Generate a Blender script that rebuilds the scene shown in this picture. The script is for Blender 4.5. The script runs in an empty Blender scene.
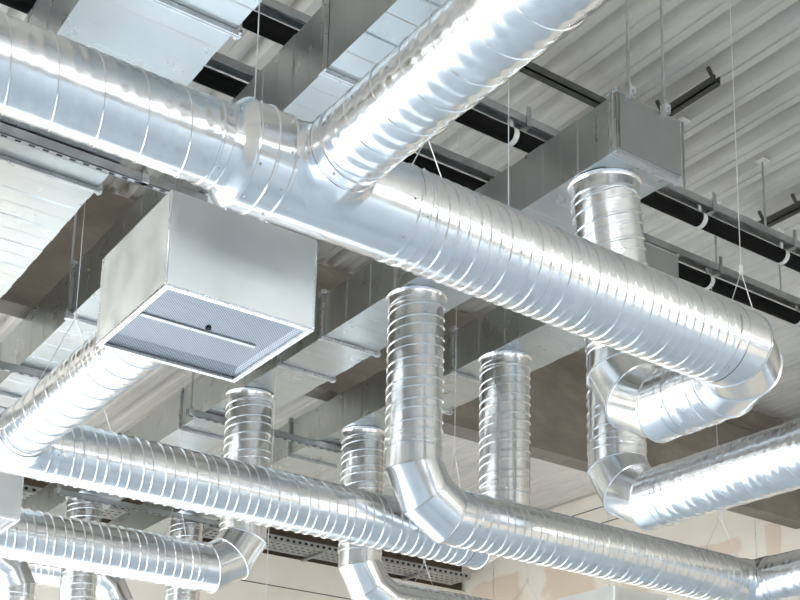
import bpy, math, random
from mathutils import Vector, Matrix
random.seed(7)
PI = math.pi
C = bpy.context.scene.collection
EYE = 1.6            # eye height: everything is laid out relative to the eye, then lifted at the end

# ------------------------------------------------------------------ materials
def mat(name):
    m = bpy.data.materials.new(name); m.use_nodes = True
    nt = m.node_tree; b = nt.nodes['Principled BSDF']
    return m, nt, b
def N(nt, t, **k):
    n = nt.nodes.new(t)
    for a, v in k.items(): setattr(n, a, v)
    return n
def ramp(nt, src, stops):
    r = N(nt, 'ShaderNodeValToRGB'); cr = r.color_ramp
    while len(cr.elements) < len(stops): cr.elements.new(0.5)
    for e, (p, c) in zip(cr.elements, stops):
        e.position = p; e.color = (c[0], c[1], c[2], 1)
    nt.links.new(src, r.inputs[0]); return r.outputs[0]
def mapping(nt, scale=(1,1,1), coord='Object'):
    tc = N(nt, 'ShaderNodeTexCoord'); mp = N(nt, 'ShaderNodeMapping')
    mp.inputs['Scale'].default_value = scale
    nt.links.new(tc.outputs[coord], mp.inputs[0]); return mp.outputs[0]
def noise(nt, vec, scale, detail=2, rough=.5):
    n = N(nt, 'ShaderNodeTexNoise'); n.inputs['Scale'].default_value = scale
    n.inputs['Detail'].default_value = detail; n.inputs['Roughness'].default_value = rough
    nt.links.new(vec, n.inputs['Vector']); return n.outputs['Fac']
def bump(nt, b, h, strength, dist):
    u = N(nt, 'ShaderNodeBump'); u.inputs['Strength'].default_value = strength
    u.inputs['Distance'].default_value = dist
    nt.links.new(h, u.inputs['Height']); nt.links.new(u.outputs[0], b.inputs['Normal'])
def metal(name, c0, c1, r0, r1, nscale=5, bstr=.25, bdist=.004, stretch=(1,1,1), spangle=0):
    m, nt, b = mat(name)
    b.inputs['Metallic'].default_value = 1
    v = mapping(nt, stretch)
    f = noise(nt, v, nscale, 3, .5)
    nt.links.new(ramp(nt, f, [(.3, c0), (.7, c1)]), b.inputs['Base Color'])
    g = noise(nt, v, nscale*2.3, 3)
    nt.links.new(ramp(nt, g, [(.3, (r0,)*3), (.7, (r1,)*3)]), b.inputs['Roughness'])
    if bstr: bump(nt, b, noise(nt, v, nscale*1.4, 3, .5), bstr, bdist)
    if spangle:
        vo = N(nt, 'ShaderNodeTexVoronoi'); vo.inputs['Scale'].default_value = 60
        nt.links.new(v, vo.inputs['Vector'])
        mx = N(nt, 'ShaderNodeMix', data_type='RGBA', blend_type='OVERLAY'); mx.inputs[0].default_value = spangle
        src = b.inputs['Base Color'].links[0].from_socket
        nt.links.new(src, mx.inputs[6]); nt.links.new(vo.outputs['Color'], mx.inputs[7])
        hs = N(nt, 'ShaderNodeHueSaturation'); hs.inputs['Saturation'].default_value = .5
        nt.links.new(mx.outputs[2], hs.inputs['Color']); nt.links.new(hs.outputs[0], b.inputs['Base Color'])
    return m
M = {}
M['spiral'] = metal('spiral_galvanised', (.80,.80,.80), (.90,.90,.89), .16, .26, 7, .30, .006)
M['smooth'] = metal('smooth_galvanised', (.82,.82,.82), (.90,.90,.90), .15, .24, 4, .15, .004)
M['rect'] = metal('sheet_galvanised', (.50,.525,.515), (.60,.62,.615), .26, .32, 1.6, 0, .003)
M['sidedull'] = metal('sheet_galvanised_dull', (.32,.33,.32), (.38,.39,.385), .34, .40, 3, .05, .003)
M['box'] = metal('box_sheet', (.76,.76,.72), (.86,.86,.82), .34, .46, 3, .06, .003)
M['box'].node_tree.nodes['Principled BSDF'].inputs['Metallic'].default_value = .7
M['flange'] = metal('flange_steel', (.62,.62,.62), (.78,.78,.78), .25, .4, 9, .2, .002)
M['rail'] = metal('rail_steel', (.38,.39,.39), (.52,.53,.53), .35, .5, 9, .2, .002)
M['seam'] = metal('seam_metal', (.85,.85,.85), (.92,.92,.92), .2, .3, 9, .1, .001)
def flat(name, col, rough=.6, metallic=0, n=None, bs=0):
    m, nt, b = mat(name); b.inputs['Roughness'].default_value = rough; b.inputs['Metallic'].default_value = metallic
    v = mapping(nt); c2 = tuple(min(1, x*1.15) for x in col); c1 = tuple(x*.87 for x in col)
    nt.links.new(ramp(nt, noise(nt, v, n or 6, 4), [(.3, c1), (.7, c2)]), b.inputs['Base Color'])
    if bs: bump(nt, b, noise(nt, v, 30, 4), bs, .003)
    return m
M['wire'] = flat('wire_steel', (.72,.71,.68), .35, .6)
M['bolt'] = flat('bolt_zinc', (.55,.57,.58), .3, 1)
M['black'] = flat('black_insulation', (.006,.0055,.005), .8)
M['black'].node_tree.nodes['Principled BSDF'].inputs['Specular IOR Level'].default_value = .12
M['clip'] = flat('pipe_clip_white', (.75,.74,.70), .4, .3)
M['darkrail'] = flat('dark_deck_rail', (.10,.10,.09), .5, .5)
M['deck'] = flat('deck_sheet', (.66,.615,.55), .5, 0, .6)
M['roof'] = flat('roof_slab', (.3,.3,.3), .9)
M['floor'] = flat('floor_pale_screed', (.64,.76,.94), .5, 0, .5)
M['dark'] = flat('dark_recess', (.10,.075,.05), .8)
M['wallplain'] = flat('plain_wall', (.62,.60,.56), .8)
M['gasket'] = flat('slot_dark', (.02,.02,.02), .8)

def concrete():
    m, nt, b = mat('concrete'); b.inputs['Roughness'].default_value = .85
    v = mapping(nt, (.6,1,1.3))
    f = noise(nt, v, 2.2, 8, .65)
    nt.links.new(ramp(nt, f, [(.3, (.17,.145,.115)), (.55, (.24,.205,.16)), (.75, (.33,.29,.235))]), b.inputs['Base Color'])
    bump(nt, b, noise(nt, v, 14, 6), .3, .01); return m
M['concrete'] = concrete()

def stained(name, patches, axis):
    """cream wall panels, with patches of bare peach filler: (u, z, half width, half height)"""
    m, nt, b = mat(name); b.inputs['Roughness'].default_value = .75
    tc = N(nt, 'ShaderNodeTexCoord'); sp = N(nt, 'ShaderNodeSeparateXYZ'); nt.links.new(tc.outputs['Object'], sp.inputs[0])
    U = sp.outputs[axis]; Z = sp.outputs[2]
    nz = N(nt, 'ShaderNodeTexNoise'); nz.inputs['Scale'].default_value = 2.4; nz.inputs['Detail'].default_value = 5
    nt.links.new(tc.outputs['Object'], nz.inputs['Vector'])
    def math_(op, a, c=None, clamp=False):
        n = N(nt, 'ShaderNodeMath', operation=op, use_clamp=clamp)
        for i, x in enumerate((a, c)):
            if x is None: continue
            if isinstance(x, (int, float)): n.inputs[i].default_value = x
            else: nt.links.new(x, n.inputs[i])
        return n.outputs[0]
    total = None
    for (u, z, hu, hz) in patches:
        a = math_('ABSOLUTE', math_('DIVIDE', math_('SUBTRACT', U, u), hu))
        c = math_('ABSOLUTE', math_('DIVIDE', math_('SUBTRACT', Z, z), hz))
        d = math_('MAXIMUM', a, c)
        k = math_('SUBTRACT', 1.25, d)
        total = k if total is None else math_('MAXIMUM', total, k)
    base = N(nt, 'ShaderNodeRGB').outputs[0]; base.default_value = (.95,.87,.75,1)
    if total is not None:
        t = math_('SUBTRACT', total, math_('MULTIPLY', nz.outputs['Fac'], .95))
        t = math_('MULTIPLY', t, 7, True)
        mx = N(nt, 'ShaderNodeMix', data_type='RGBA'); nt.links.new(math_('MULTIPLY', t, .6), mx.inputs[0])
        nt.links.new(base, mx.inputs[6]); mx.inputs[7].default_value = (.78,.58,.42,1)
        base = mx.outputs[2]
    f = noise(nt, tc.outputs['Object'], 1.2, 5)
    mm = N(nt, 'ShaderNodeMix', data_type='RGBA', blend_type='MULTIPLY'); mm.inputs[0].default_value = 1
    nt.links.new(base, mm.inputs[6]); nt.links.new(ramp(nt, f, [(.3, (.92,.90,.88)), (.7, (1,1,1))]), mm.inputs[7])
    nt.links.new(mm.outputs[2], b.inputs['Base Color'])
    return m
M['wallcream'] = stained('cream_wall', [], 0)
M['wallstain'] = stained('cream_wall_patched', [(15.9,4.85,.9,.34), (14.1,4.65,.75,.5), (11.1,4.62,.45,.16), (10.23,4.58,.16,.30), (12.7,4.5,.4,.3), (8.9,4.5,.3,.3)], 1)

def grille_mat():
    m, nt, b = mat('perforated_sheet')
    b.inputs['Metallic'].default_value = .85; b.inputs['Roughness'].default_value = .4
    tc = N(nt, 'ShaderNodeTexCoord'); mp = N(nt, 'ShaderNodeMapping')
    mp.inputs['Scale'].default_value = (95,95,0); mp.inputs['Rotation'].default_value = (0,0,PI/4)
    nt.links.new(tc.outputs['Object'], mp.inputs[0])
    fr = N(nt, 'ShaderNodeVectorMath', operation='FRACTION'); nt.links.new(mp.outputs[0], fr.inputs[0])
    sb = N(nt, 'ShaderNodeVectorMath', operation='SUBTRACT'); sb.inputs[1].default_value = (.5,.5,0)
    nt.links.new(fr.outputs[0], sb.inputs[0])
    ln = N(nt, 'ShaderNodeVectorMath', operation='LENGTH'); nt.links.new(sb.outputs[0], ln.inputs[0])
    cr = ramp(nt, ln.outputs['Value'], [(.22, (.05,.05,.06)), (.34, (.46,.47,.50))])
    nt.links.new(cr, b.inputs['Base Color'])
    return m
M['grille'] = grille_mat()

# ------------------------------------------------------------------ mesh helpers
class MB:
    def __init__(s): s.v = []; s.f = []
    def add(s, vs, fs):
        o = len(s.v); s.v += [tuple(x) for x in vs]; s.f += [tuple(i+o for i in f) for f in fs]; return s
    def box(s, x0, x1, y0, y1, z0, z1):
        v = [(x, y, z) for x in (x0, x1) for y in (y0, y1) for z in (z0, z1)]
        return s.add(v, [(0,1,3,2), (4,6,7,5), (0,4,5,1), (2,3,7,6), (0,2,6,4), (1,5,7,3)])
    def loft(s, rings, cap0=True, cap1=True):
        n = len(rings[0]); vs = [p for r in rings for p in r]; fs = []
        for k in range(len(rings)-1):
            for j in range(n):
                a = k*n+j; b = k*n+(j+1) % n
                fs.append((a, b, b+n, a+n))
        if cap0: fs.append(tuple(range(n))[::-1])
        if cap1: fs.append(tuple((len(rings)-1)*n+i for i in range(n)))
        return s.add(vs, fs)
    def tube(s, pts, r, n=10, caps=True):
        pts = [Vector(p) for p in pts]; rings = []
        up = None
        for i, p in enumerate(pts):
            d = (pts[min(i+1, len(pts)-1)] - pts[max(i-1, 0)]).normalized()
            if up is None: up = d.orthogonal().normalized()
            up = (up - d*up.dot(d)).normalized(); w = d.cross(up)
            rr = r[i] if isinstance(r, (list, tuple)) else r
            rings.append([p + (up*math.cos(t)+w*math.sin(t))*rr for t in (2*PI*j/n for j in range(n))])
        return s.loft(rings, caps, caps)
    def ring(s, c, d, prof, n=64):
        """closed revolve of a profile [(along, radius)...] round the axis c + t*d"""
        c = Vector(c); d = Vector(d).normalized(); u = d.orthogonal().normalized(); w = d.cross(u)
        k = len(prof); vs = []; fs = []
        for j in range(n):
            t = 2*PI*j/n; e = u*math.cos(t)+w*math.sin(t)
            vs += [c + d*a + e*rr for a, rr in prof]
        for j in range(n):
            for i in range(k):
                a = j*k+i; b = j*k+(i+1) % k; a2 = ((j+1) % n)*k+i; b2 = ((j+1) % n)*k+(i+1) % k
                fs.append((a, b, b2, a2))
        return s.add(vs, fs)
def obj(name, mb, m, parent=None, origin=(0,0,0), smooth=35):
    me = bpy.data.meshes.new(name)
    o = Vector(parent.location if parent is not None and parent.type == 'EMPTY' else origin)
    if parent is not None and parent.type != 'EMPTY': o = Vector(parent['o'])
    me.from_pydata([tuple(Vector(v)-o) for v in mb.v], [], mb.f)
    me.materials.append(M[m]); me.validate(); me.update()
    import bmesh
    bm = bmesh.new(); bm.from_mesh(me); bmesh.ops.recalc_face_normals(bm, faces=bm.faces); bm.to_mesh(me); bm.free()
    if smooth:
        me.shade_smooth(); me.set_sharp_from_angle(angle=math.radians(smooth))
    ob = bpy.data.objects.new(name, me); C.objects.link(ob)
    if parent is not None:
        ob.parent = parent
        ob['o'] = tuple(o)
    else: ob.location = o
    return ob
def thing(name, label, cat, loc, group=None):
    o = bpy.data.objects.new(name, None); C.objects.link(o); o.location = loc
    o.empty_display_size = .1
    o['label'] = label; o['category'] = cat
    if group: o['group'] = group
    return o
def tag(o, label, cat, group=None):
    o['label'] = label; o['category'] = cat
    if group: o['group'] = group
    return o
def struct(name, mb, m, smooth=0):
    o = obj(name, mb, m, None, (0,0,0), smooth); o['kind'] = 'structure'; return o

def profile(pitch, ridges):
    pts = []
    for pos, h, w in ridges:
        pts += [(pos-w, 0), (pos-w*.45, h), (pos+w*.45, h), (pos+w, 0)]
    return pitch, [((a % pitch), b) for a, b in sorted(pts, key=lambda q: q[0] % pitch)]
WIDE = profile(.17, [(.02, .0050, .007), (.0767, .0048, .012), (.1333, .0048, .012)])
SOFT = profile(.17, [(.02, .0038, .005), (.0767, .0014, .018), (.1333, .0014, .018)])
TIGHT = profile(.155, [(.02, .0065, .009), (.0775+.008, .0065, .011)])
def spiral_mb(p0, p1, r, prof, n=72):
    p0 = Vector(p0); p1 = Vector(p1); d = p1-p0; L = d.length; d.normalize()
    u = d.orthogonal().normalized(); w = d.cross(u)
    pitch, pr = prof; Mn = len(pr); turns = int(L/pitch)+3
    rows = [(k*pitch+a, h) for k in range(-2, turns) for a, h in pr]
    K = len(rows); vs = []; ss = []
    for s0, h in rows:
        for j in range(n):
            t = 2*PI*j/n; s_ = s0+pitch*j/n; cs = min(max(s_, 0), L)
            hh = h if 0.004 < s_ < L-.004 else 0
            e = u*math.cos(t)+w*math.sin(t)
            vs.append(p0+d*cs+e*(r+hh)); ss.append(cs)
    fs = []
    for k in range(K-1):
        for j in range(n):
            a = k*n+j; c = (k+1)*n+j
            if j+1 < n: b = a+1; e_ = c+1
            else:
                if k+1+Mn >= K: continue
                b = (k+Mn)*n; e_ = (k+1+Mn)*n
            q = [ss[i] for i in (a, b, e_, c)]
            if min(q) >= L-1e-6 or max(q) <= 1e-6: continue
            fs.append((a, b, e_, c))
    used = sorted({i for f in fs for i in f}); mp = {i: n_ for n_, i in enumerate(used)}
    mb = MB(); mb.v = [tuple(vs[i]) for i in used]; mb.f = [tuple(mp[i] for i in f) for f in fs]
    return mb
def band(c, d, r, w=.012, h=.005):
    return MB().ring(c, d, [(-w/2, r-.002), (-w/2, r+h*.6), (-w*.2, r+h), (w*.2, r+h), (w/2, r+h*.6), (w/2, r-.002)])
def sleeve_mb(c, d, r, L, h=.003):
    return MB().ring(c, d, [(0, r-.004), (0, r+h+.003), (.006, r+h+.003), (.010, r+h), (L-.010, r+h), (L-.006, r+h+.003), (L, r+h+.003), (L, r-.004)])
def screws(c, d, r, parent, n=6, ph=.4):
    d = Vector(d).normalized(); u = d.orthogonal().normalized(); w = d.cross(u); c = Vector(c)
    for k in range(n):
        t = ph+2*PI*k/n; e = u*math.cos(t)+w*math.sin(t)
        obj('screw', MB().tube([c+e*(r-.002), c+e*(r+.004), c+e*(r+.008)], [.006, .006, .003], 8), 'bolt', parent)
def spiral_duct(label, p0, p1, r, prof, mat_='spiral', group=None, ends=(1, 1), extra=()):
    """straight spiral-wound duct; parts: duct_body, end_collar at each visible end"""
    t = thing('spiral_duct', label, 'duct', p0, group)
    P0 = Vector(p0); P1 = Vector(p1); d = (P1-P0).normalized()
    a = P0 + d*(.05 if ends[0] else 0); b = P1 - d*(.05 if ends[1] else 0)
    obj('duct_body', spiral_mb(a, b, r, prof), mat_, t)
    if ends[0]:
        obj('end_collar', sleeve_mb(P0+d*.001, d, r, .055), 'smooth', t); screws(P0+d*.035, d, r+.002, t, 5, .3)
    if ends[1]:
        obj('end_collar', sleeve_mb(P1-d*.056, d, r, .055), 'smooth', t); screws(P1-d*.035, d, r+.002, t, 5, .9)
    return t
def elbow(label, corner, din, dout, r, R=.42, group=None):
    """segmented 90 degree elbow: gores meeting at mitred, beaded joints"""
    K = Vector(corner); di = Vector(din).normalized(); do = Vector(dout).normalized()
    t = thing('duct_elbow', label, 'duct elbow', K-di*R, group)
    cen = K - di*R + do*R
    pts = [K-di*R]; T = math.tan(PI/12)
    for k in range(3):
        a = PI/6*(k+.5)
        # vertices of the circumscribed polyline
        v = cen - do*R*math.cos(a)/math.cos(PI/12) + di*R*math.sin(a)/math.cos(PI/12)
        pts.append(v)
    pts.append(K+do*R)
    side = di.cross(do).normalized(); n = 64; rings = []
    dirs = [(pts[i+1]-pts[i]).normalized() for i in range(4)]
    for i, p in enumerate(pts):
        ds = dirs[0] if i == 0 else dirs[-1] if i == 4 else (dirs[i-1]+dirs[i]).normalized()
        dseg = dirs[min(i, 3)]
        ww = dseg.cross(side)
        ring = []
        for j in range(n):
            th = 2*PI*j/n; e = side*math.cos(th)*r + ww*math.sin(th)*r
            q = p+e; q = q - dseg*((q-p).dot(ds)/dseg.dot(ds))
            ring.append(q)
        rings.append(ring)
    for i in range(4):
        A = rings[i]; B = rings[i+1]; ax = dirs[i]; L = []
        for f, off, h in ((0, 0, .007), (0, .005, .007), (0, .009, .001), (1, -.009, .001), (1, -.005, .007), (1, 0, .007)):
            row = []
            for j in range(n):
                base = B[j] if f else A[j]
                # move along the generator line
                g = (B[j]-A[j]); gl = g.length; m_ = min(abs(off), gl*.35)*(1 if off > 0 else -1 if off < 0 else 0)
                q = base + g.normalized()*m_
                c0 = pts[i]; rad = (q-c0) - ax*((q-c0).dot(ax)); row.append(q+rad.normalized()*h)
            L.append(row)
        nm = 'elbow_collar' if i in (0, 3) else 'elbow_gore'
        obj(nm, MB().loft(L, False, False), 'smooth', t, smooth=30)
    return t
def saddle_tee(label, c, d, L0, L1, r, bd, rb, bl, group=None):
    """plain run with a branch spigot standing on it"""
    c = Vector(c); d = Vector(d); bd = Vector(bd)
    t = thing('duct_tee', label, 'duct tee', c, group)
    prof = [(-L0, r-.004), (-L0, r+.006), (-L0+.006, r+.006), (-L0+.012, r+.001), (L1-.012, r+.001), (L1-.006, r+.006), (L1, r+.006), (L1, r-.004)]
    obj('tee_body', MB().ring(c, d, prof, 96), 'smooth', t)
    # branch: fillet following the curve of the run
    n = 72; rows = []
    up = d.cross(bd)
    for s, rr in ((0, rb+.036), (.006, rb+.030), (.014, rb+.018), (.026, rb+.008), (.045, rb+.003), (bl-.006, rb+.003)):
        row = []
        for j in range(n):
            th = 2*PI*j/n; x = math.cos(th)*rr; z = math.sin(th)*rr
            y = math.sqrt(max(r*r-min(abs(z), r*.999)**2, 0))
            hgt = y+s if s < .05 else r+bl
            row.append(c+d*x+up*z+bd*hgt)
        rows.append(row)
    rows.append([c+d*math.cos(2*PI*j/n)*(rb+.008)+up*math.sin(2*PI*j/n)*(rb+.008)+bd*(r+bl) for j in range(n)])
    obj('branch_saddle', MB().loft(rows, False, False), 'smooth', t, smooth=50)
    screws(c+d*(L1-.04), d, r+.001, t, 8, .2)
    screws(c-d*(L0-.04), d, r+.001, t, 8, .5)
    return t

# ------------------------------------------------------------------ setting
DZ = 6.0
def deck():
    mb = MB(); per = .32; x = -7.02; prof = []
    while x < 13.9:
        prof += [(x, 0), (x+.070, 0), (x+.078, .012), (x+.092, .012), (x+.100, 0), (x+.165, 0), (x+.180, .085),
                 (x+.250, .085), (x+.315, .001)]
        x += per
    prof.append((x, 0))
    vs = []; fs = []
    for (px, pz) in prof: vs += [(px, -8.2, DZ+pz), (px, 16.9, DZ+pz)]
    for i in range(len(prof)-1): fs.append((2*i, 2*i+1, 2*i+3, 2*i+2))
    mb.add(vs, fs); mb.box(-7.02, x, -8.2, 16.9, DZ+.08, DZ+.2)
    return mb
struct('ceiling', deck(), 'deck')
struct('floor', MB().box(-7, 13.6, -8, 16.9, -EYE-.1, -EYE), 'floor')
BY = 16.65; RX = 13.41
wb = MB().box(-7, RX, BY, BY+.2, -EYE, 5.0)
struct('wall_back', wb, 'wallcream')
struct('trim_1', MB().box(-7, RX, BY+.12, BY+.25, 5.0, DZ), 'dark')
for i, (z0, z1) in enumerate(((4.493, 4.507), (2.993, 3.007), (1.493, 1.507))):
    struct('trim_%d' % (i+2), MB().box(-7, RX, BY-.004, BY+.01, z0, z1), 'gasket')
struct('wall_right', MB().box(RX, RX+.2, 4.5, BY+.2, -EYE, DZ).box(RX, RX+.2, -8, 4.5, -EYE, 3.4).box(RX, RX+.2, -8, 4.5, 4.9, DZ).box(RX, RX+.2, -2, 4.5, 3.4, 4.9), 'wallstain')
# open joints between the panels of the right wall
k = 5
for (y0, y1, z) in ((4.5, 16.6, 5.76), (4.5, 16.6, 5.50), (4.5, 16.6, 2.6)):
    struct('trim_%d' % k, MB().box(RX-.004, RX+.01, y0, y1, z-.006, z+.006), 'gasket'); k += 1
for y in (15.9, 13.2, 10.5, 7.8, 5.1):
    struct('trim_%d' % k, MB().box(RX-.003, RX+.01, y-.004, y+.004, -EYE, DZ), 'flange'); k += 1
struct('wall_left', MB().box(-7.2, -7, -8, 6, -EYE, DZ).box(-7.2, -7, 6, BY+.2, -EYE, -.8).box(-7.2, -7, 6, BY+.2, 5.0, DZ), 'wallplain')
fw = MB().box(-7.2, RX+.2, -8.2, -8, -EYE, 1.6).box(-7.2, RX+.2, -8.2, -8, 4.6, DZ)
struct('wall_front', fw, 'wallplain')
wn = MB()
for x in (-7.1, -3.7, -.3, 3.1, 6.5, 9.9, 13.4): wn.box(x-.08, x+.08, -8.16, -8.04, 1.6, 4.6)
wn.box(-7.1, 13.4, -8.14, -8.06, 3.05, 3.15)
struct('window_1', wn, 'flange')
wn = MB()
for y in (6.08, 9.6, 13.1, 16.56): wn.box(-7.16, -7.04, y-.08, y+.08, -.8, 5.0)
struct('light_opening_2', wn, 'flange')  # unseen opening, shaped so direct sunlight lands only on the back floor
wn = MB()
for y in (-7.9, -4.9, -2.08): wn.box(RX+.04, RX+.16, y-.08, y+.08, 3.4, 4.9)
struct('light_opening_3', wn, 'flange')  # unseen opening added to throw more light on the back wall and ceiling

# ------------------------------------------------------------------ beam
b = thing('concrete_beam', 'long rough brown concrete beam under the ribbed metal ceiling', 'beam', (6, 9.6, 4.63))
obj('beam_body', MB().box(-6.9, 13.4, 9.6, 9.86, 4.63, 5.66), 'concrete', b, smooth=0)
obj('beam_cap', MB().box(-6.9, 13.4, 9.61, 9.85, 5.66, 5.93), 'concrete', b, smooth=0)
tag_ = tag(obj('beam_pad', MB().box(9.6, 13.4, 9.55, 9.60, 5.64, 5.67), 'concrete', b, smooth=0), '', '')
del tag_['label'], tag_['category']

# ------------------------------------------------------------------ rectangular ducts
def frame_mb(x0, x1, y, z0, z1, g=.028, t=.012):
    mb = MB()
    for dy in (-t-.002, .002):
        mb.box(x0-g, x1+g, y+dy, y+dy+t, z0-g, z0); mb.box(x0-g, x1+g, y+dy, y+dy+t, z1, z1+g)
        mb.box(x0-g, x0, y+dy, y+dy+t, z0, z1); mb.box(x1, x1+g, y+dy, y+dy+t, z0, z1)
    return mb
def rect_duct(label, x0, x1, y0, y1, z0, z1, flanges, group, cap=False, stiff=.30):
    t = thing('rectangular_duct', label, 'duct', ((x0+x1)/2, y0, z0), group)
    ys = [y0]+[f for f in flanges if y0 < f < y1]+[y1]
    for a, b_ in zip(ys[:-1], ys[1:]):
        # each length of sheet: bottom and sides pressed with shallow cross ribs
        vs = []; fs = []; n = max(2, int((b_-a)/stiff)); yy = []
        for k in range(n):
            s = a+(b_-a)*k/n; e = a+(b_-a)*(k+1)/n
            yy += [(s, 0), (s+(e-s)*.46, 0), (s+(e-s)*.5, .0025), (s+(e-s)*.96, .0025)]
        yy.append((b_, 0)); rings = []
        for y, h in yy: rings.append([(x0+h, y, z0+h), (x1-h, y, z0+h), (x1-h, y, z1-h), (x0+h, y, z1-h)])
        obj('duct_section', MB().loft(rings, True, True), 'rect', t, smooth=0)
    for f in flanges:
        fr = obj('flange', frame_mb(x0, x1, f, z0, z1), 'flange', t, smooth=0)
        for (px, pz) in ((x0-.016, z0-.016), (x1+.016, z0-.016), (x0-.016, z1+.016), (x1+.016, z1+.016)):
            obj('corner_bolt', MB().tube([(px, f-.034, pz), (px, f+.034, pz)], .011, 6), 'bolt', fr)
    if cap:
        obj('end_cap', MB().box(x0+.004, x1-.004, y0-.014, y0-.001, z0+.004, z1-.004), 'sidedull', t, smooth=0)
    return t
G = 'rectangular sheet metal ducts under the ceiling'
F1 = rect_duct('widest flat sheet metal duct, bluish underside, at the upper left', 1.70, 2.43, -1.0, 14.5, 4.10, 4.56, [1.5, 3.1, 4.875, 6.65, 8.9, 11.2], G)
F3 = rect_duct('flat sheet metal duct passing over the big perforated box', 2.96, 3.50, -1.0, 15, 4.10, 4.52, [1.4, 3.1, 4.87, 6.6, 8.46, 10.3, 12.1], G)
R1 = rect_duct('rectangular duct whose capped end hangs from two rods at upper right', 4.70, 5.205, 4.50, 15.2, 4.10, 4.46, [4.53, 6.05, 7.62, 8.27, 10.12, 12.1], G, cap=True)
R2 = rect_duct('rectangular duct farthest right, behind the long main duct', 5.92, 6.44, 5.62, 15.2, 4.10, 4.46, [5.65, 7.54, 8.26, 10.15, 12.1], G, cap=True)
# ------------------------------------------------------------------ drops (vertical spiral ducts)
ZM = 2.73; ZE = 2.53; YE = 6.68
def drop(label, x, y, zbot, r, top=None, group='vertical spiral ducts dropping from the rectangular ducts'):
    t = thing('vertical_spiral_duct', label, 'duct', (x, y, zbot), group)
    obj('duct_body', spiral_mb((x, y, zbot), (top[0], top[1], 4.05) if top else (x, y, 4.05), r, TIGHT), 'spiral', t)
    obj('spigot', MB().ring((*(top or (x, y)), 4.0), (0,0,1), [(0, r-.005), (0, r+.006), (.008, r+.006), (.012, r+.002), (.075, r+.003), (.088, r+.008), (.098, r+.018), (.098, r-.005)]), 'smooth', t)
    obj('end_collar', sleeve_mb((x, y, zbot+.002), (0,0,1), r, .05), 'smooth', t)
    return t
R = .42
drop('ribbed vertical duct under the capped duct end at upper right', 5.13, 4.92, 2.69+R, .2, (4.93, 4.84))
drop('ribbed vertical duct in the middle, ending in the nearest downward elbow', 4.90, YE, ZE+R, .2)
drop('ribbed vertical duct right of the perforated box, passing behind a long horizontal duct', 4.85, 9.05, 2.5+R, .2)
drop('ribbed vertical duct half hidden at lower left, behind the lowest left duct', 4.86, 12.9, .9, .2)
drop('ribbed vertical duct dropping behind the return elbow at the right', 6.14, 5.95, 2.58+R, .2)
drop('ribbed vertical duct just right of the central one, against the concrete beam', 6.12, 7.13, 2.54+R, .198)
drop('ribbed vertical duct left of the central one, with a green-grey duct behind it', 6.16, 9.2, 2.52+R, .198)
drop('second ribbed vertical duct from the left at the bottom, under a slotted rail', 6.15, 12.9, .9, .2)

# ------------------------------------------------------------------ main duct with its branch
Y1 = 3.87
GH = 'horizontal spiral ducts'
spiral_duct('wide pale duct crossing the upper left up to the cone collar', (-.6, Y1, ZM), (1.885, Y1, ZM), .16, SOFT, group=GH, ends=(0, 1))
t = thing('duct_reducer', 'flared cone collar joining the upper left duct to the tee', 'duct reducer', (1.885, Y1, ZM))
obj('cone', MB().ring((1.885, Y1, ZM), (1,0,0), [(-.01, .158), (-.01, .167), (.012, .168), (.03, .178), (.055, .202), (.066, .211), (.072, .211), (.072, .19)], 96), 'smooth', t)
obj('collar_band', MB().ring((1.957, Y1, ZM), (1,0,0), [(0, .19), (0, .210), (.005, .213), (.010, .209), (.078, .209), (.082, .2145), (.088, .2145), (.088, .19)], 96), 'smooth', t)
obj('collar_band', MB().ring((2.046, Y1, ZM), (1,0,0), [(0, .19), (0, .212), (.006, .207), (.07, .206), (.074, .2105), (.080, .2105), (.080, .19)], 96), 'smooth', t)
screws((1.98, Y1, ZM), (1,0,0), .208, t, 9, .2); screws((2.10, Y1, ZM), (1,0,0), .205, t, 9, .5)
saddle_tee('smooth tee body of the main duct with a curved branch saddle', (2.30, Y1, ZM), (1,0,0), .172, .42, .201, (0,-1,0), .158, .06)
spiral_duct('big branch duct sweeping to the top edge of the picture', (2.30, Y1-.262, ZM), (2.30, -1.4, ZM), .158, SOFT, group=GH, ends=(1, 0))
spiral_duct('long main ribbed duct crossing the middle to the right', (2.722, Y1, ZM), (5.13-R, Y1, 2.69), .2, WIDE, group=GH)
elbow('segmented elbow turning back at the far right end of the main duct', (5.13, Y1, 2.69), (1,0,0), (0,1,0), .2)
spiral_duct('short ribbed duct between the two elbows at the right', (5.13, Y1+R+.001, 2.69), (5.13, 4.92-R, 2.69), .2, SOFT, group=GH, ends=(1, 1))
elbow('segmented elbow rising behind the main duct toward the capped duct end', (5.13, 4.92, 2.69), (0,1,0), (0,0,1), .2)
# ------------------------------------------------------------------ duct E (central drop, runs right)
elbow('nearest segmented elbow at the bottom of the central vertical duct', (4.90, YE, ZE), (0,0,-1), (1,0,0), .2)
spiral_duct('ribbed duct running from the central elbow to the lower right corner', (4.90+R, YE, ZE), (8.10, YE, ZE), .2, TIGHT, group=GH, ends=(1, 0))
saddle_tee('tee at the lower right corner', (8.40, YE, ZE), (1,0,0), .30, .6, .2, (0,-1,0), .19, .05)
spiral_duct('short stretch of ribbed duct leaving the lower right corner tee', (8.40, YE-.25, ZE), (8.40, 1.5, ZE), .19, SOFT, group=GH, ends=(1, 0))
spiral_duct('end of the central elbow run beyond the lower right tee', (9.0, YE, ZE), (11.5, YE, ZE), .2, TIGHT, group=GH, ends=(1, 0))
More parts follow.
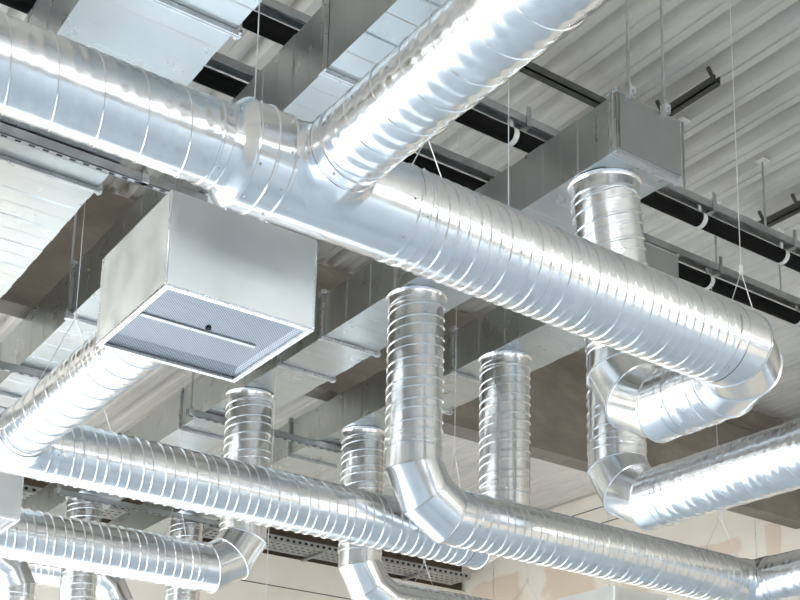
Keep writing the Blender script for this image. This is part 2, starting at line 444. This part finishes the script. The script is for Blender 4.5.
# ------------------------------------------------------------------ duct H (right)
elbow('segmented elbow below the return elbow, opening to the right', (6.14, 5.95, 2.58), (0,0,-1), (0,-1,0), .2)
spiral_duct('bright ribbed duct running to the right edge under the return elbow', (6.14, 5.95-R, 2.58), (6.14, 1.2, 2.58), .2, SOFT, group=GH, ends=(1, 0))
# ------------------------------------------------------------------ duct 2
Y2 = 7.13; Z2 = 2.54
spiral_duct('duct stub left of the lower tee at the left edge', (.4, Y2, Z2), (1.87, Y2, Z2), .195, TIGHT, group=GH, ends=(0, 1))
saddle_tee('lower left tee where the bright sloping duct joins the long ribbed duct', (2.19, Y2, Z2), (1,0,0), .32, .205, .195, (0,-1,0), .157, .05)
spiral_duct('long closely ribbed duct crossing the lower left, behind the central elbow', (2.396, Y2, Z2), (6.12-R, Y2, Z2), .195, TIGHT, group=GH)
elbow('elbow mostly hidden behind the central elbow run, ending the lower left duct', (6.12, Y2, Z2), (1,0,0), (0,0,1), .197)
spiral_duct('bright duct sloping from the perforated box to the lower left tee', (2.19, Y2-.245, Z2), (2.21, 5.0, Z2), .157, SOFT, group=GH, ends=(1, 0))
# ------------------------------------------------------------------ duct 4 and others
spiral_duct('lowest left ribbed duct, ending in an elbow under the long duct', (.5, 9.05, 2.5), (4.85-R, 9.05, 2.5), .2, TIGHT, group=GH, ends=(0, 1))
elbow('elbow at the end of the lowest left duct', (4.85, 9.05, 2.5), (1,0,0), (0,0,1), .2)
elbow('pale elbow at the bottom centre, above the cream wall', (6.16, 9.2, 2.52), (0,0,-1), (1,0,0), .198)
spiral_duct('thin visible strip of ribbed duct leaving the bottom centre elbow', (6.16+R, 9.2, 2.52), (10.5, 9.2, 2.52), .198, TIGHT, group=GH, ends=(1, 0))
for x, yy, zz, lab in ((4.42, 13.7, 3.42, 'leftmost'), (5.89, 14.3, 3.57, 'second')):
    elbow('%s dark elbow at the very bottom left, turning downward' % lab, (x, yy, zz), (1,0,0), (0,0,-1), .22, .36)
    spiral_duct('stub of duct feeding the %s dark elbow at bottom left' % lab, (x-2.6, yy, zz), (x-.36, yy, zz), .22, TIGHT, group=GH, ends=(0, 1))
    spiral_duct('vertical duct under the %s dark elbow at bottom left' % lab, (x, yy, zz-.36), (x, yy, 1.2), .22, TIGHT, group=GH, ends=(1, 0))

# ------------------------------------------------------------------ plenum boxes with perforated face
def plenum(label, x0, x1, y0, y1, z0, z1):
    t = thing('diffuser_box', label, 'air diffuser', ((x0+x1)/2, (y0+y1)/2, z0), 'sheet metal diffuser boxes')
    th = .012; mb = MB()
    mb.box(x0, x1, y0, y0+th, z0, z1); mb.box(x0, x1, y1-th, y1, z0, z1)
    mb.box(x0, x0+th, y0+th, y1-th, z0, z1); mb.box(x1-th, x1, y0+th, y1-th, z0, z1)
    mb.box(x0, x1, y0, y1, z1, z1+.01)
    obj('casing', mb, 'box', t, smooth=0)
    for (cx, cy) in ((x0, y0), (x1, y0), (x1, y1), (x0, y1)):
        obj('corner_seam', MB().tube([(cx, cy, z0), (cx, cy, z1)], .007, 8), 'seam', t)
    rim = MB(); w = .020
    rim.box(x0-.004, x1+.004, y0-.004, y0+w, z0-.012, z0); rim.box(x0-.004, x1+.004, y1-w, y1+.004, z0-.012, z0)
    rim.box(x0-.004, x0+w, y0+w, y1-w, z0-.012, z0); rim.box(x1-w, x1+.004, y0+w, y1-w, z0-.012, z0)
    obj('rim', rim, 'seam', t, smooth=0)
    g = MB(); a = x0+w; b_ = x1-w; c = y0+w; d = y1-w; q = .07; zt = z0+.004; zq = z0+.022
    # perforated tray: sloping borders round a flat field
    vs = [(a,c,zt), (b_,c,zt), (b_,d,zt), (a,d,zt), (a+q*.2,c+q*.2,zq), (b_-q*.3,c+q*.2,zq), (b_-q*.3,d-q*1.2,zq), (a+q*.2,d-q*1.2,zq)]
    vs = [Vector(v) for v in vs]
    top = [v+Vector((0,0,.006)) for v in vs]
    g.add(vs, [(0,1,5,4), (1,2,6,5), (2,3,7,6), (3,0,4,7), (4,5,6,7)]); g.add(top, [(0,4,5,1), (1,5,6,2), (2,6,7,3), (3,7,4,0), (4,7,6,5)])
    gr = obj('perforated_grille', g, 'grille', t, smooth=0)
    ym = (y0+y1)/2
    obj('centre_rib', MB().box(a+.03, b_-.07, ym-.012, ym+.012, zq-.007, zq-.001), 'flange', gr, smooth=0)
    obj('centre_screw', MB().tube([((x0+x1)/2, ym-.05, zq-.009), ((x0+x1)/2, ym-.05, zq)], .013, 12), 'gasket', gr)
    return t
plenum('big square metal box with perforated underside hanging below the main duct', 1.885, 2.59, 4.285, 5.0, 2.33, 2.74)
plenum('grey metal box cut by the left edge of the picture', 1.86, 2.575, 8.05, 8.80, 2.33, 2.74)
plenum('top of a grey metal box at the bottom edge right of centre', 8.24, 8.95, 8.05, 8.8, 2.33, 2.74)

# ------------------------------------------------------------------ slotted rails under the rectangular ducts
def slotted_rail(label, x0, x1, y, z):
    t = thing('slotted_rail', label, 'support rail', ((x0+x1)/2, y, z), 'slotted support rails')
    w = .041; h = .062; th = .005
    obj('channel', MB().box(x0, x1, y-w/2, y+w/2, z-th, z).box(x0, x1, y-w/2, y-w/2+th, z-th, z-th+h).box(x0, x1, y+w/2-th, y+w/2, z-th, z-th+h), 'rail', t, smooth=0)
    mb = MB(); x = x0+.03
    while x < x1-.06:
        mb.box(x, x+.036, y-.008, y+.008, z-th-.0015, z-th+.001); x += .082
    sl = obj('slot', mb, 'gasket', t, smooth=0); sl['kind'] = 'stuff'
    return t
slotted_rail('slotted rail along the underside of the big upper left duct', 1.2, 3.02, 6.33, 4.035)
slotted_rail('slotted rail crossing the middle, behind two vertical ducts', 4.52, 6.7, 9.62, 4.035)
slotted_rail('slotted rail left of centre height at the left edge', 2.2, 3.62, 9.62, 4.035)
slotted_rail('slotted rail below the long ribbed duct at lower left', 4.40, 6.70, 12.64, 4.02)

# ------------------------------------------------------------------ black insulated pipes and the angle rails they hang from
def black_pipe(label, y, xs, rods, z=5.2, x0=-6.5):
    t = thing('insulated_pipe', label, 'pipe', (4, y, z), 'black insulated pipes')
    obj('pipe_body', MB().tube([(x0, y, z), (13.38, y, z)], .058, 24), 'black', t, smooth=40)
    for x in xs:
        cl = obj('pipe_clip', MB().ring((x, y, z), (1,0,0), [(-.022, .056), (-.022, .063), (.022, .063), (.022, .056)], 24).box(x-.015, x+.015, y-.006, y+.006, z+.06, z+.13), 'clip', t)
    r = thing('pipe_support_rail', label.replace('pipe', 'support rail above the pipe', 1), 'support rail', (4, y, z+.13), 'rails over the insulated pipes')
    obj('channel', MB().box(x0, 13.38, y-.045, y+.045, z+.175, z+.181).box(x0, 13.38, y-.045, y-.039, z+.12, z+.175).box(x0, 13.38, y+.039, y+.045, z+.12, z+.175), 'rail', r, smooth=0)
    for x in xs:
        obj('hanger_bracket', MB().box(x+.10, x+.14, y-.05, y+.05, z+.10, z+.115).box(x+.10, x+.14, y-.052, y-.046, z+.10, z+.26), 'rail', r, smooth=0)
    for i, x in enumerate(rods):
        q = obj('hanger_rod', MB().tube([(x, y-.02, z+.17), (x, y-.02, DZ)], .009, 8), 'bolt', r)
        obj('ceiling_plate', MB().box(x-.05, x+.05, y-.06, y+.02, DZ-.012, DZ-.001), 'clip', q, smooth=0)
    return t
black_pipe('upper black insulated pipe under the ribbed ceiling', 6.04, [1.5, 2.85, 4.05, 5.24, 7.20, 8.20, 9.3], [2.4, 4.9, 7.01, 7.98, 9.2])
black_pipe('lower black insulated pipe, disappearing behind the end of the main duct', 6.70, [1.5, 3.0, 4.3, 5.62, 8.06, 9.28, 10.4], [2.4, 4.35, 6.4, 8.16, 9.03, 10.2])
# rails bolted to the ribbed ceiling
def deck_rail(label, p0, p1, straps):
    t = thing('ceiling_rail', label, 'support rail', p0, 'dark rails fixed to the ceiling')
    (xa, ya, za), (xb, yb, zb) = p0, p1
    if abs(xb-xa) > abs(yb-ya): mb = MB().box(xa, xb, ya-.03, ya+.03, za, za+.012).box(xa, xb, ya-.03, ya-.022, za, za+.07).box(xa, xb, ya+.022, ya+.03, za, za+.07)
    else: mb = MB().box(xa-.03, xa+.03, ya, yb, za, za+.012).box(xa-.03, xa-.022, ya, yb, za, za+.07).box(xa+.022, xa+.03, ya, yb, za, za+.07)
    obj('channel', mb, 'darkrail', t, smooth=0)
    for (x, y) in straps:
        obj('strap', MB().tube([(x, y, za+.04), (x+.005, y-.02, za+.09), (x-.005, y+.01, DZ)], .016, 6), 'darkrail', t)
    return t
deck_rail('dark rail on the ceiling crossing behind the branch duct', (3.2, 6.08, 5.82), (6.62, 6.08, 5.82), [(3.6, 6.08), (6.5, 6.08)])
deck_rail('short dark rail on the ceiling beside the capped duct end', (6.66, 5.38, 5.82), (6.66, 6.05, 5.82), [(6.66, 5.45), (6.66, 5.95)])
deck_rail('dark rail on the ceiling at the right edge', (8.62, 4.2, 5.82), (8.62, 6.62, 5.82), [(8.62, 6.2), (8.62, 6.55), (8.62, 5.2)])

# ------------------------------------------------------------------ rods on the duct ends
def rod(label, x, y, z0, z1=DZ, r=.009):
    t = thing('threaded_rod', label, 'rod', (x, y, z0), 'threaded hanger rods')
    obj('rod_body', MB().tube([(x, y, z0-.03), (x, y, z1)], r, 10), 'bolt', t)
    obj('nut', MB().tube([(x, y, z0+.012), (x, y, z0+.034)], .022, 6), 'bolt', t)
    obj('clamp', MB().box(x-.022, x+.022, y-.03, y+.012, z0-.05, z0+.006), 'flange', t, smooth=0)
    obj('clamp_bolt', MB().tube([(x, y-.045, z0-.03), (x, y-.02, z0-.03)], .011, 6), 'bolt', t)
    return t
rod('left threaded rod holding the capped duct end', 4.765, 4.475, 4.49)
rod('right threaded rod holding the capped duct end', 5.055, 4.475, 4.49)
rod('threaded rod rising from the left end of the middle slotted rail', 4.56, 9.62, 4.08)
rod('threaded rod beside the upper left slotted rail', 2.60, 6.33, 4.08)
rod('threaded rod at the left side of the duct behind the perforated box', 2.925, 8.43, 4.10)
rod('threaded rod rising from the left end of the lower slotted rail', 4.45, 12.64, 4.08)

# ------------------------------------------------------------------ wire hangers: a thin wire, a clip and a loop round the duct
def wire(label, x, y, z, r, apex=.42, fork=.11, top=DZ, rw=.0026):
    t = thing('wire_hanger', label, 'wire hanger', (x, y, z+r), 'thin wire hangers')
    if not fork:
        obj('wire', MB().tube([(x, y, z+r), (x, y, top)], rw, 6), 'wire', t)
        obj('eyelet', MB().box(x-.012, x+.012, y-.008, y+.008, z+r, z+r+.014), 'wire', t, smooth=0)
        return t
    za = z+apex
    obj('wire', MB().tube([(x, y, za), (x, y, top)], rw, 6), 'wire', t)
    obj('clip', MB().box(x-.009, x+.009, y-.007, y+.007, za-.012, za+.035), 'clip', t, smooth=0)
    for s in (-1, 1):
        obj('fork_leg', MB().tube([(x, y, za), (x+s*fork, y, z+r+.004)], rw, 6), 'wire', t)
        obj('eyelet', MB().box(x+s*fork-.010, x+s*fork+.010, y-.008, y+.008, z+r, z+r+.012), 'wire', t, smooth=0)
    return t
wire('wire hanger with a forked loop near the right end of the main duct', 4.915, Y1, 2.70, .206, .44, .10)
wire('straight thin wire rising from the cone collar, upper left', 2.03, Y1, ZM, .213, fork=0, top=4.10)
wire('straight thin wire in front of the side of the duct with the capped end', 3.34, Y1, ZM, .206, fork=0, top=4.10)
wire('wire hanger whose fork shows just below the branch duct', 2.88, Y1, ZM, .206, .42, .10)
wire('wire hanger left of the perforated box', 2.53, Y2, Z2, .20, .91, .30)
wire('wire hanger near the lower right tee', 8.0, YE-.07, ZE, .196, .50, .18)
wire('wire hanger above the hidden end of the lower left duct', 5.62, Y2, Z2, .203, .68, .10)
wire('wire hanger on the lowest left duct, near its elbow', 4.22, 9.05, 2.5, .207, .60, .10)
wire('wire hanger over the bottom centre ribbed duct', 6.9, 9.2, 2.52, .206, .46, .12)
wire('wire hanger against the peach stained wall', 8.2, 9.2, 2.52, .206, .47, .20)
t = thing('suspended_wire', 'long straight wire hanging below the long ribbed duct, in front of the cream wall', 'wire', (4.735, 8.4, 1.7))
obj('wire', MB().tube([(4.735, 8.4, 1.7), (4.735, 8.4, 4.10)], .003, 6), 'wire', t)
obj('end_hook', MB().tube([(4.735, 8.4, 1.7), (4.735, 8.4, 1.66), (4.755, 8.4, 1.64), (4.775, 8.4, 1.66)], .004, 6), 'wire', t)

# ------------------------------------------------------------------ cable tray on the back wall
t = thing('cable_tray', 'perforated metal cable tray running along the cream back wall', 'cable tray', (9, 16.2, 5.0))
mb = MB().box(3.5, 12.95, 15.98, 16.5, 5.02, 5.03)
obj('tray_base', mb, 'rail', t, smooth=0)
obj('tray_side', MB().box(3.5, 12.95, 15.97, 15.98, 5.02, 5.12), 'rail', t, smooth=0)
mb = MB(); x = 3.6
while x < 12.9:
    mb.box(x, x+.05, 15.966, 15.969, 5.05, 5.09)
    for y in (16.06, 16.2, 16.34): mb.box(x, x+.05, y, y+.03, 5.017, 5.0195)
    x += .11
s = obj('perforation', mb, 'gasket', t, smooth=0); s['kind'] = 'stuff'
for x in (4.0, 6.0, 8.0, 10.0, 12.0):
    obj('bracket', MB().box(x, x+.05, 15.98, 16.65, 4.98, 5.015), 'rail', t, smooth=0)

# ------------------------------------------------------------------ lift everything to eye height above the floor
for o in C.objects:
    if o.parent is None: o.location.z += EYE

# ------------------------------------------------------------------ camera (shifted lens, as the converging lines show)
cd = bpy.data.cameras.new('camera'); cam = bpy.data.objects.new('camera', cd); C.objects.link(cam)
Rm = Matrix(((0.84280236, -0.1425246, -0.51900956), (-0.53715468, -0.16200399, -0.8277799), (0.03389737, 0.97644326, -0.2130951)))
mw = Rm.to_4x4(); mw.translation = (0, 0, EYE)
cam.matrix_world = mw
cd.sensor_fit = 'HORIZONTAL'; cd.sensor_width = 36; cd.lens = 36*1239.8/800
cd.shift_x = (400-322.15)/800; cd.shift_y = (607.19-300)/800
cd.clip_start = .05; cd.clip_end = 200
bpy.context.scene.camera = cam

# ------------------------------------------------------------------ light: even sky through the openings, plus sunlight added to brighten the back walls
w = bpy.data.worlds.new('world'); bpy.context.scene.world = w; w.use_nodes = True
nt = w.node_tree; bg = nt.nodes['Background']
bg.inputs[0].default_value = (.90, .95, 1.0, 1); bg.inputs[1].default_value = 6.5
sl = bpy.data.lights.new('fill_sun', 'SUN'); sl.energy = 20; sl.angle = math.radians(4); sl.color = (1,.97,.92)  # added sunlight, bounces off the floor to lift the back walls
so = bpy.data.objects.new('fill_sun', sl); C.objects.link(so); so.location = (-12, 4, 9)
so.rotation_euler = Vector((1, .22, -.44)).to_track_quat('-Z', 'Y').to_euler()
vs = bpy.context.scene.view_settings
bpy.context.scene.cycles.blur_glossy = .6
bpy.context.scene.cycles.sample_clamp_indirect = 6
vs.view_transform = 'Standard'; vs.look = 'None'; vs.gamma = 1; vs.use_curve_mapping = False
vs.exposure = -0.25
